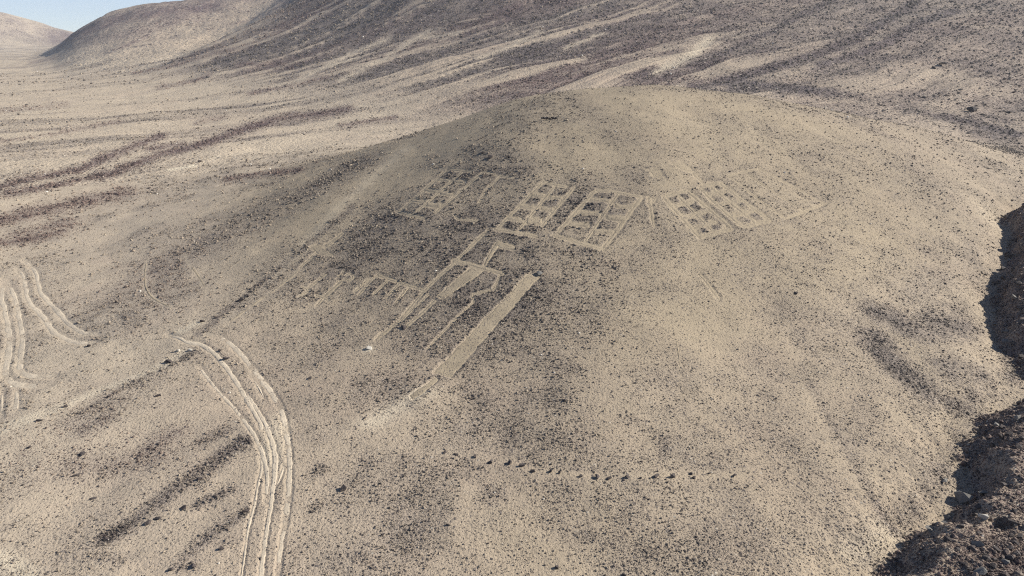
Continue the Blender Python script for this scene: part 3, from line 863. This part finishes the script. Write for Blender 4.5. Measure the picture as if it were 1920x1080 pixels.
# ------------------------------------------------------------------ stones too many to count
NCAND = 1900000
lr = rng.uniform(math.log(13.5), math.log(430), NCAND)
rr = np.exp(lr); tt = rng.uniform(math.radians(-43), math.radians(43), NCAND)
px_ = rr * np.sin(tt); py_ = rr * np.cos(tt)
i, j, fa, fb = gidx(px_, py_)
i = i + (fa > .5); j = j + (fb > .5)
dk = DARK[i, j]; cl = CLEAR[i, j]; rg = RING[i, j]; vis = VIS[i, j]; red_ = RED[i, j]; edg = ED[i, j]
clump = 0.35 + 1.3 * np.clip(0.5 + 0.9 * fbm(px_ / 1.1, py_ / 1.1, 3, 101), 0, 1)
prob = (np.where(rr > 105, 0.02, np.where(px_ < -4, .05, .085)) + 0.72 * dk) * clump
prob = np.where(edg > 0, prob * 1.2, prob) + 0.55 * ringG[i, j] + .10 * ringT[i, j]
prob *= (1 - np.clip(cl * 1.0, 0, .96)) * vis
prob *= np.where(rr > 110, 0.52, 1.0)
prob *= 1 - .85 * ROWC[i, j]
prob *= np.where(np.abs(vnoise(px_ * .9, py_ * .9, 111)) < .12, .6, 1)
keep = rng.uniform(0, 1, NCAND) < prob
px_, py_, rr, red_, dk, edg = px_[keep], py_[keep], rr[keep], red_[keep], dk[keep], edg[keep]
n = len(px_)
slant = np.hypot(rr, HC)
smin_ = np.where(rr > 105, .28, .25) * slant / 718.0
size = smin_ * rng.uniform(0, 1, n) ** (-1 / 2.5)
size = np.minimum(size, smin_ * np.where(edg > 0, 10, np.where(rr > 105, 4.0, 4.6)))
size = np.where(edg > 0.0, size * 1.35, size * (1 + .45 * dk * (rr < 105)) * np.where((rr < 105) & (px_ > 6), .74, 1.0))
pz_ = samp(GZ, px_, py_)
print('stones', n)
big = np.argsort(-(size / slant))
take_i = []                     # the largest become rocks of their own


def stone_stuff(name, label, sel):
    me = bpy.data.meshes.new(name)
    k = int(sel.sum())
    co = np.stack([px_[sel], py_[sel], pz_[sel] + size[sel] * .22], -1).astype(np.float32)
    me.vertices.add(k); me.vertices.foreach_set('co', co.ravel())
    rot = rng.uniform(0, 6.283, (k, 3)).astype(np.float32); rot[:, :2] = (rot[:, :2] - 3.14) * .22
    a = me.attributes.new('rot', 'FLOAT_VECTOR', 'POINT'); a.data.foreach_set('vector', rot.ravel())
    sc3 = size[sel][:, None] * np.stack([rng.uniform(.9, 1.5, k), rng.uniform(.75, 1.15, k), rng.uniform(.6, 1.05, k)], -1)
    a = me.attributes.new('scl', 'FLOAT_VECTOR', 'POINT'); a.data.foreach_set('vector', sc3.astype(np.float32).ravel())
    a = me.attributes.new('tone', 'FLOAT', 'POINT'); a.data.foreach_set('value', np.where(rng.uniform(0, 1, k) < .003, 1.0, np.clip(rng.normal(.66 - .5 * dk[sel] + .10 * (px_[sel] > 8), .24), 0, .97)).astype(np.float32))
    a = me.attributes.new('hue', 'FLOAT', 'POINT'); a.data.foreach_set('value', np.clip(red_[sel] + rng.normal(0, .2, k), 0, 1).astype(np.float32))
    a = me.attributes.new('pick', 'INT', 'POINT'); a.data.foreach_set('value', rng.integers(0, 4, k).astype(np.int32))
    me.update()
    o = link(name, me)
    tag(o, label, None, None, 'stuff')
    ng = bpy.data.node_groups.new(name + '_nodes', 'GeometryNodeTree')
    ng.interface.new_socket('Geometry', in_out='INPUT', socket_type='NodeSocketGeometry')
    ng.interface.new_socket('Geometry', in_out='OUTPUT', socket_type='NodeSocketGeometry')
    N = ng.nodes; Lk = ng.links
    gi = N.new('NodeGroupInput'); go = N.new('NodeGroupOutput')
    join = N.new('GeometryNodeJoinGeometry')
    for q in range(4):
        ico = N.new('GeometryNodeMeshIcoSphere'); ico.inputs['Radius'].default_value = 1.0; ico.inputs['Subdivisions'].default_value = 1
        nt = N.new('ShaderNodeTexNoise'); nt.noise_dimensions = '4D'; nt.inputs['W'].default_value = 3.7 * q + 1; nt.inputs['Scale'].default_value = 0.9; nt.inputs['Detail'].default_value = 1
        mr = N.new('ShaderNodeMapRange'); mr.inputs[1].default_value = .3; mr.inputs[2].default_value = .7; mr.inputs[3].default_value = .55; mr.inputs[4].default_value = 1.25
        ps = N.new('GeometryNodeInputPosition')
        vm = N.new('ShaderNodeVectorMath'); vm.operation = 'SCALE'
        sp = N.new('GeometryNodeSetPosition')
        sm = N.new('GeometryNodeSetShadeSmooth'); sm.inputs['Shade Smooth'].default_value = False
        mt = N.new('GeometryNodeSetMaterial'); mt.inputs['Material'].default_value = M_PEBBLE
        gi2 = N.new('GeometryNodeGeometryToInstance')
        Lk.new(nt.outputs[0], mr.inputs[0]); Lk.new(ps.outputs[0], vm.inputs[0]); Lk.new(mr.outputs[0], vm.inputs['Scale'])
        Lk.new(ico.outputs['Mesh'], sp.inputs['Geometry']); Lk.new(vm.outputs[0], sp.inputs['Position'])
        Lk.new(sp.outputs[0], sm.inputs[0]); Lk.new(sm.outputs[0], mt.inputs[0]); Lk.new(mt.outputs[0], gi2.inputs[0]); Lk.new(gi2.outputs[0], join.inputs[0])
    iop = N.new('GeometryNodeInstanceOnPoints'); iop.inputs['Pick Instance'].default_value = True

    def na(nm, typ):
        x = N.new('GeometryNodeInputNamedAttribute'); x.data_type = typ; x.inputs['Name'].default_value = nm
        return x.outputs[0]
    Lk.new(gi.outputs[0], iop.inputs['Points']); Lk.new(join.outputs[0], iop.inputs['Instance'])
    Lk.new(na('pick', 'INT'), iop.inputs['Instance Index'])
    e2r = N.new('FunctionNodeEulerToRotation'); Lk.new(na('rot', 'FLOAT_VECTOR'), e2r.inputs[0]); Lk.new(e2r.outputs[0], iop.inputs['Rotation'])
    Lk.new(na('scl', 'FLOAT_VECTOR'), iop.inputs['Scale'])
    Lk.new(iop.outputs[0], go.inputs[0])
    md = o.modifiers.new('stones', 'NODES'); md.node_group = ng
    return o


# ------------------------------------------------------------------ rocks that can be told apart
def rock_mesh(seed, n=16, flat=.75, long_=1.2):
    rg_ = random.Random(seed)
    bm = bmesh.new()
    for _ in range(n):
        v = Vector((rg_.gauss(0, 1), rg_.gauss(0, 1), rg_.gauss(0, 1))).normalized() * rg_.uniform(.8, 1.05)
        bm.verts.new((v.x * long_, v.y * .9, v.z * flat))
    res = bmesh.ops.convex_hull(bm, input=bm.verts)
    bmesh.ops.delete(bm, geom=[g for g in res['geom_interior'] if isinstance(g, bmesh.types.BMVert)], context='VERTS')
    bmesh.ops.bevel(bm, geom=list(bm.edges), offset=.03, segments=1, affect='EDGES')
    bmesh.ops.recalc_face_normals(bm, faces=bm.faces)
    me = bpy.data.meshes.new('rock')
    bm.to_mesh(me); bm.free()
    return me


ROCKS = [rock_mesh(100 + q, 9 + q % 4, .62 + .07 * (q % 4), 1.0 + .12 * (q % 4)) for q in range(10)]
for me in ROCKS:
    me.materials.append(M_ROCK)
rk = random.Random(5)
COUNT = [0]


def rock(u, v, wpx, label=None, group=None, name='rock', cat='rock', mat=None, tall=1.0, mesh=None, yaw=None):
    x, y = cast(u, v + wpx * .18)
    x, y = float(x[0]), float(y[0])
    return rock_at(x, y, wpx / FPX * math.hypot(math.hypot(x, y), HC) / 2, label, group, name, cat, mat, tall, mesh, yaw)


def rock_at(x, y, s_, label=None, group=None, name='rock', cat='rock', mat=None, tall=1.0, mesh=None, yaw=None):
    me = mesh or ROCKS[rk.randrange(len(ROCKS))]
    if mat is not None:
        me = me.copy(); me.materials.clear(); me.materials.append(mat)
    o = bpy.data.objects.new(name, me); COL.objects.link(o)
    z = float(samp(GZ, x, y))
    o.location = (x, y, z + s_ * .30 * tall)
    o.rotation_euler = (rk.uniform(-.2, .2), rk.uniform(-.2, .2), rk.uniform(0, 6.28) if yaw is None else yaw)
    o.scale = (s_, s_ * rk.uniform(.8, 1.1), s_ * tall)
    tag(o, label, cat, group)
    COUNT[0] += 1
    return o


# the row of stones across the foreground
ROW = [(834, 847, 8), (855, 852, 10), (891, 855, 8), (919, 866, 10), (956, 867, 11), (979, 872, 10), (999, 883, 9), (1033, 883, 8), (1049, 886, 7), (1089, 892, 8),
       (1119, 893, 11), (1143, 896, 8), (1176, 894, 10), (1201, 896, 6.5), (1231, 892, 11), (1260, 892, 11), (1296, 888, 7), (1301, 895, 7.5), (1330, 887, 6.5), (1377, 892, 9)]
ORD = ['first', 'second', 'third', 'fourth', 'fifth', 'sixth', 'seventh', 'eighth', 'ninth', 'tenth', 'eleventh', 'twelfth', 'thirteenth', 'fourteenth', 'fifteenth', 'sixteenth', 'seventeenth', 'eighteenth', 'nineteenth', 'last']
for q, (u, v, w) in enumerate(ROW):
    rock(u, v, w * 1.06, 'dark stone, %s from the left in the long row across the foreground' % ORD[q], 'row of stones across the foreground', 'stone', 'stone', tall=1.15)

hero = [(642, 915, 16, 'large dark boulder standing alone on the sand left of the stone row', 1.1, None),
        (682, 783, 9, 'dark stone on pale sand below the long T-shaped figure', .8, None),
        (580, 708, 9, 'dark stone lying alone right of the curved tyre ruts', .9, None),
        (1011, 512, 13, 'bluish grey rock at the upper end of the broad sand strip', 1.0, M_GREY),
        (757, 612, 13, 'black rock at the lower end of the narrow cleared band', .8, None),
        (692, 651, 14, 'pale whitish stone at the foot of the long double line', .6, M_PALE),
        (451, 561, 13, 'dark rock on the rocky line at the left foot of the hill, larger of two', .9, None),
        (464, 554, 9, 'dark rock on the rocky line at the left foot of the hill, smaller of two', .9, None),
        (920, 293, 12, 'dark flat rock above the ladder-shaped figure', .7, None), (905, 286, 8, 'small dark rock above the ladder-shaped figure, left of the flat one', .8, None),
        (1490, 549, 9, 'lone black stone on the pale right shoulder of the hill', .9, None), (1767, 119, 15, 'dark boulder on the pale flat in the upper right', .7, None),
        (1750, 127, 7, 'small dark stone left of the upper right boulder', .8, None), (1823, 205, 16, 'biggest black boulder beside the stream bed at upper right', .85, None),
        (1733, 182, 8, 'dark stone on the pale bank left of the biggest black boulder', .9, None), (1894, 209, 11, 'low dark rock right of the biggest black boulder', .5, None),
        (1808, 936, 27, 'large grey faceted boulder at the edge of the ravine', 1.25, M_GREY), (1842, 926, 17, 'grey rounded boulder behind the large faceted one in the ravine', 1.0, M_GREY),
        (1771, 902, 14, 'pale grey stone on the slope above the ravine boulders', .8, M_GREY), (1868, 797, 12, 'grey stone on the ravine bank below the dark corner', .9, M_GREY),
        (1845, 968, 16, 'whitish stone in the ravine right of the large boulder', .9, M_PALE), (1742, 992, 18, 'pale grey rock in the shadowed ravine bed', .9, M_GREY),
        (1893, 978, 20, 'tall dark rock on the ravine bank near the right edge', 1.1, None), (1838, 1072, 20, 'grey rock at the bottom edge of the ravine bank', 1.0, M_GREY),
        (1805, 1052, 14, 'brown rock near the bottom edge on the ravine bank', 1.0, None), (1832, 1018, 16, 'pale topped rock in the middle of the ravine bank', 1.0, M_GREY),
        (56, 837, 9, 'dark stone near the left edge below the wash', .7, None), (155, 850, 11, 'reddish dark stone left of the grey patch in the lower left', .8, None),
        (143, 889, 11, 'flat black stone on pale sand in the lower left', .6, None), (175, 933, 10, 'dark stone below the flat black one in the lower left', .6, None),
        (461, 956, 14, 'black rock beside the leftmost merged rut', .8, None), (321, 1067, 10, 'black rock near the bottom edge in the lower left', .9, None), (362, 1060, 12, 'dark rock at the bottom left stony patch', .8, None),
        (278, 979, 10, 'dark rock at the lower side of the stony rill, left of a pair', .7, None), (296, 971, 10, 'dark rock at the lower side of the stony rill, right of a pair', .7, None),
        (345, 950, 12, 'dark elongated rock along the lower side of the stony rill', .6, None), (375, 896, 10, 'black rock in the middle of the stony rill', .9, None), (416, 1028, 11, 'dark rock right of the bottom left stony patch', .9, None),
        (486, 1046, 8, 'small dark rock between the ruts near the bottom edge', .8, None), (200, 1010, 10, 'black rock at the lower tip of the stony rill', .7, None),
        (316, 678, 11, 'dark rock below the wash left of the curved ruts', .8, None), (424, 671, 12, 'dark rock between the two curved ruts', .8, None), (412, 657, 8, 'small dark rock between the two curved ruts, upper one', .9, None),
        (407, 594, 9, 'dark slab above the start of the curved ruts', .6, None), (379, 602, 8, 'black stone by the pale heap above the wash', 1.0, None), (334, 657, 8, 'white stone in the wash at the start of the ruts, left of two', .9, M_PALE), (357, 656, 8, 'white stone in the wash at the start of the ruts, right of two', .9, M_PALE),
        (166, 648, 8, 'dark stone below the sweeping left ruts', .7, None), (123, 761, 8, 'dark stone at the wash right of the blunt rut', .8, None), (74, 787, 9, 'dark stone on the wash near the left edge', .7, None), (297, 741, 8, 'dark stone lying right of the wash on grey ground', .8, None),
        (205, 742, 8, 'dark stone on the lower edge of the wash', .8, None), (1044, 1063, 10, 'dark block near the bottom edge in the middle', 1.0, None), (1170, 1077, 8, 'dark stone cut by the bottom edge right of the middle', .9, None),
        (840, 983, 7, 'small dark stone below the left end of the row', .9, None), (718, 1001, 7, 'small dark stone at the top of the dark bottom patch', .9, None), (1059, 750, 8, 'dark stone above the row right of the broad strip', .9, None),
        (375, 302, 8, 'black rock beside the whitish bare patch on the plain', .8, None), (324, 114, 9, 'dark rock far out on the plain below the pale fan', .8, None), (390, 144, 8, 'dark rock on the far plain right of the lower one', .8, None)]
for u, v, w, lb, tall, mt in hero:
    rock(u, v, w * 1.15, lb, None, 'boulder' if w >= 15 else 'rock', 'boulder' if w >= 15 else 'rock', mt, tall)

# low heap of dark slabs on the crest
hx, hy = cast(1030, 224)
hx, hy = float(hx[0]), float(hy[0]); hz = float(samp(GZ, hx, hy))
heap = bpy.data.objects.new('stone_heap', None); heap.location = (hx, hy, hz); heap.empty_display_size = .2; COL.objects.link(heap)
tag(heap, 'low heap of dark upright stone slabs on the crest of the hill', 'stone heap')
pm_ = math.hypot(hx, hy) / FPX * 1.3
for q in range(9):
    o = bpy.data.objects.new('slab', ROCKS[q % 10]); COL.objects.link(o); o.parent = heap
    o.location = ((-11 + q * 2.9) * pm_, rk.uniform(-1.2, 1.2) * pm_, 1.7 * pm_)
    o.scale = (rk.uniform(1.6, 2.8) * pm_, 1.6 * pm_, rk.uniform(2.2, 4.2) * pm_); o.rotation_euler = (rk.uniform(-.3, .3), rk.uniform(-.5, .5), rk.uniform(0, 6))

# the largest of the strewn stones, by where they lie
MARKS = [('the broad sand strip', 915, 610), ('the comb-shaped figure', 740, 535), ('the ladder-shaped figure', 825, 362), ('the wide-celled ground grid', 1120, 412), ('the dark-celled rhombus', 1305, 400),
         ('the thin-lined parallelogram', 1455, 362), ('the lone shoulder stone', 1490, 549), ('the large ravine boulder', 1808, 936), ('the biggest upper right boulder', 1823, 205), ('the stone heap on the crest', 1030, 221),
         ('the left end of the stone row', 834, 848), ('the right end of the stone row', 1377, 892), ('the lone boulder left of the row', 642, 915), ('the middle of the stone row', 1100, 893), ('the stony rill', 330, 915),
         ('the hooked left ruts', 60, 705), ('the merged tyre ruts', 510, 880), ('the start of the curved ruts', 360, 640), ('the whitish patch on the plain', 345, 314), ('the arrow-like figure', 600, 468), ('the pale skyline fan', 420, 80),
         ('the upper corner of the ravine', 1870, 395), ('the bottom right corner', 1915, 1075), ('the bottom left corner', 5, 1075), ('the pale wash at the left', 150, 750), ('the faint footpath', 1268, 660), ('the top right corner', 1915, 5),
         ('the right edge ravine gap', 1915, 715), ('the dark furrow on the right flank', 1590, 850), ('the black stones behind the crest', 1300, 165), ('the top edge middle', 960, 5), ('the left edge reddish band', 20, 365), ('the left edge pale plain', 30, 200), ('the reddish band below the crest', 560, 215)]
SECT = ['right of', 'below and right of', 'below', 'below and left of', 'left of', 'above and left of', 'above', 'above and right of']
NTH = ['nearest', 'second nearest', 'third nearest', 'fourth nearest', 'fifth nearest', 'sixth nearest', 'seventh nearest', 'eighth nearest', 'ninth nearest', 'tenth nearest', 'eleventh nearest', 'twelfth nearest', 'thirteenth nearest', 'fourteenth nearest', 'fifteenth nearest', 'sixteenth nearest', 'seventeenth nearest', 'eighteenth nearest', 'nineteenth nearest', 'twentieth nearest']
PLACED = []
GROUPS = [('ravine', lambda x, y, e, k: e > 0.0, 'angular rock strewn on the dark ravine bank at the right edge', 'rocks strewn on the ravine bank', 75),
          ('right', lambda x, y, e, k: (e <= 0) & (x > 8) & (np.hypot(x, y) < 100), 'small dark rock strewn over the right flank of the hill', 'rocks strewn on the right flank', 45),
          ('left', lambda x, y, e, k: (x < -6) & (y < 50), 'small dark rock strewn on the sandy lower left ground', 'rocks strewn on the lower left ground', 45),
          ('mid', lambda x, y, e, k: (e <= 0) & (x >= -6) & (x <= 8) & (y < 95), 'small dark rock strewn on the middle of the hill', 'rocks strewn on the middle of the hill', 40),
          ('far', lambda x, y, e, k: (np.hypot(x, y) > 100), 'dark boulder strewn on the mountainside and plain behind the hill', 'boulders strewn behind the hill', 40)]
taken = np.zeros(n, bool)
uu = 960 + FPX * px_ / (py_ * CP + (HC - pz_) * SP)
vv = 540 - FPX * ((pz_ - HC) * CP + py_ * SP) / (py_ * CP - (pz_ - HC) * SP)
inview = (uu > 5) & (uu < 1915) & (vv > 5) & (vv < 1075)
for nm, f, lb, gr, cnt in GROUPS:
    sel = f(px_, py_, edg, dk) & inview & ~taken
    idx = np.nonzero(sel)[0]
    idx = idx[np.argsort(-(size[idx] / slant[idx]))[:cnt]]
    taken[idx] = True
    for q in idx:
        grey = M_GREY if (nm == 'ravine' and rk.random() < .12) else None
        o = rock_at(float(px_[q]), float(py_[q]), float(size[q]) * 1.0, lb, gr, 'rock', 'rock', grey, rk.uniform(.7, 1.1))
        dm = [math.hypot(uu[q] - m[1], vv[q] - m[2]) for m in MARKS]
        kmin = int(np.argmin(dm)); sec = int(round(math.atan2(vv[q] - MARKS[kmin][2], uu[q] - MARKS[kmin][1]) / (PI / 4))) % 8
        PLACED.append((kmin, sec, dm[kmin], 'grey' if grey else 'dark', o))
seen = {}
for kmin, sec, dd, tone_, o in sorted(PLACED, key=lambda t: t[:3]):
    kk = (kmin, sec, tone_); seen[kk] = seen.get(kk, -1) + 1
    o['label'] = 'small %s rock, %s %s %s' % (tone_, NTH[min(seen[kk], 19)], SECT[sec], MARKS[kmin][0])
print('rocks', COUNT[0], max(seen.values()))
rest = ~taken
stone_stuff('hill_stones', 'countless small dark stones strewn over hill and near ground', rest & (rr < 105) & (edg <= 0))
stone_stuff('ravine_rubble', 'dark rubble covering the ravine bank', rest & (rr < 130) & (edg > 0))
stone_stuff('slope_boulders', 'scattered dark boulders on mountainside and far plain', rest & (rr >= 105) & (edg <= 0))

# ------------------------------------------------------------------ dusty desert air
hz_me = bpy.data.meshes.new('haze')
X0, Z0, Z1 = 3100.0, float(GZ.min()) - 1.5, max(float(GZ.max()), HC) + 4
hv = [(x, y, z) for z in (Z0, Z1) for (x, y) in ((-X0, -X0), (X0, -X0), (X0, X0), (-X0, X0))]
hz_me.from_pydata(hv, [], [(3, 2, 1, 0), (4, 5, 6, 7), (0, 1, 5, 4), (1, 2, 6, 5), (2, 3, 7, 6), (3, 0, 4, 7)])
hm = bpy.data.materials.new('dusty_air'); hm.use_nodes = True
hm.node_tree.nodes.clear()
ho = hm.node_tree.nodes.new('ShaderNodeOutputMaterial'); hp = hm.node_tree.nodes.new('ShaderNodeVolumePrincipled')
hp.inputs['Color'].default_value = (.93, .95, 1.0, 1); hp.inputs['Density'].default_value = 0.00026; hp.inputs['Anisotropy'].default_value = 0.1
hm.node_tree.links.new(hp.outputs[0], ho.inputs['Volume'])
tag(link('haze', hz_me, hm), 'thin dusty air over the whole desert', None, None, 'stuff')
print('z range', GZ.min(), GZ.max())
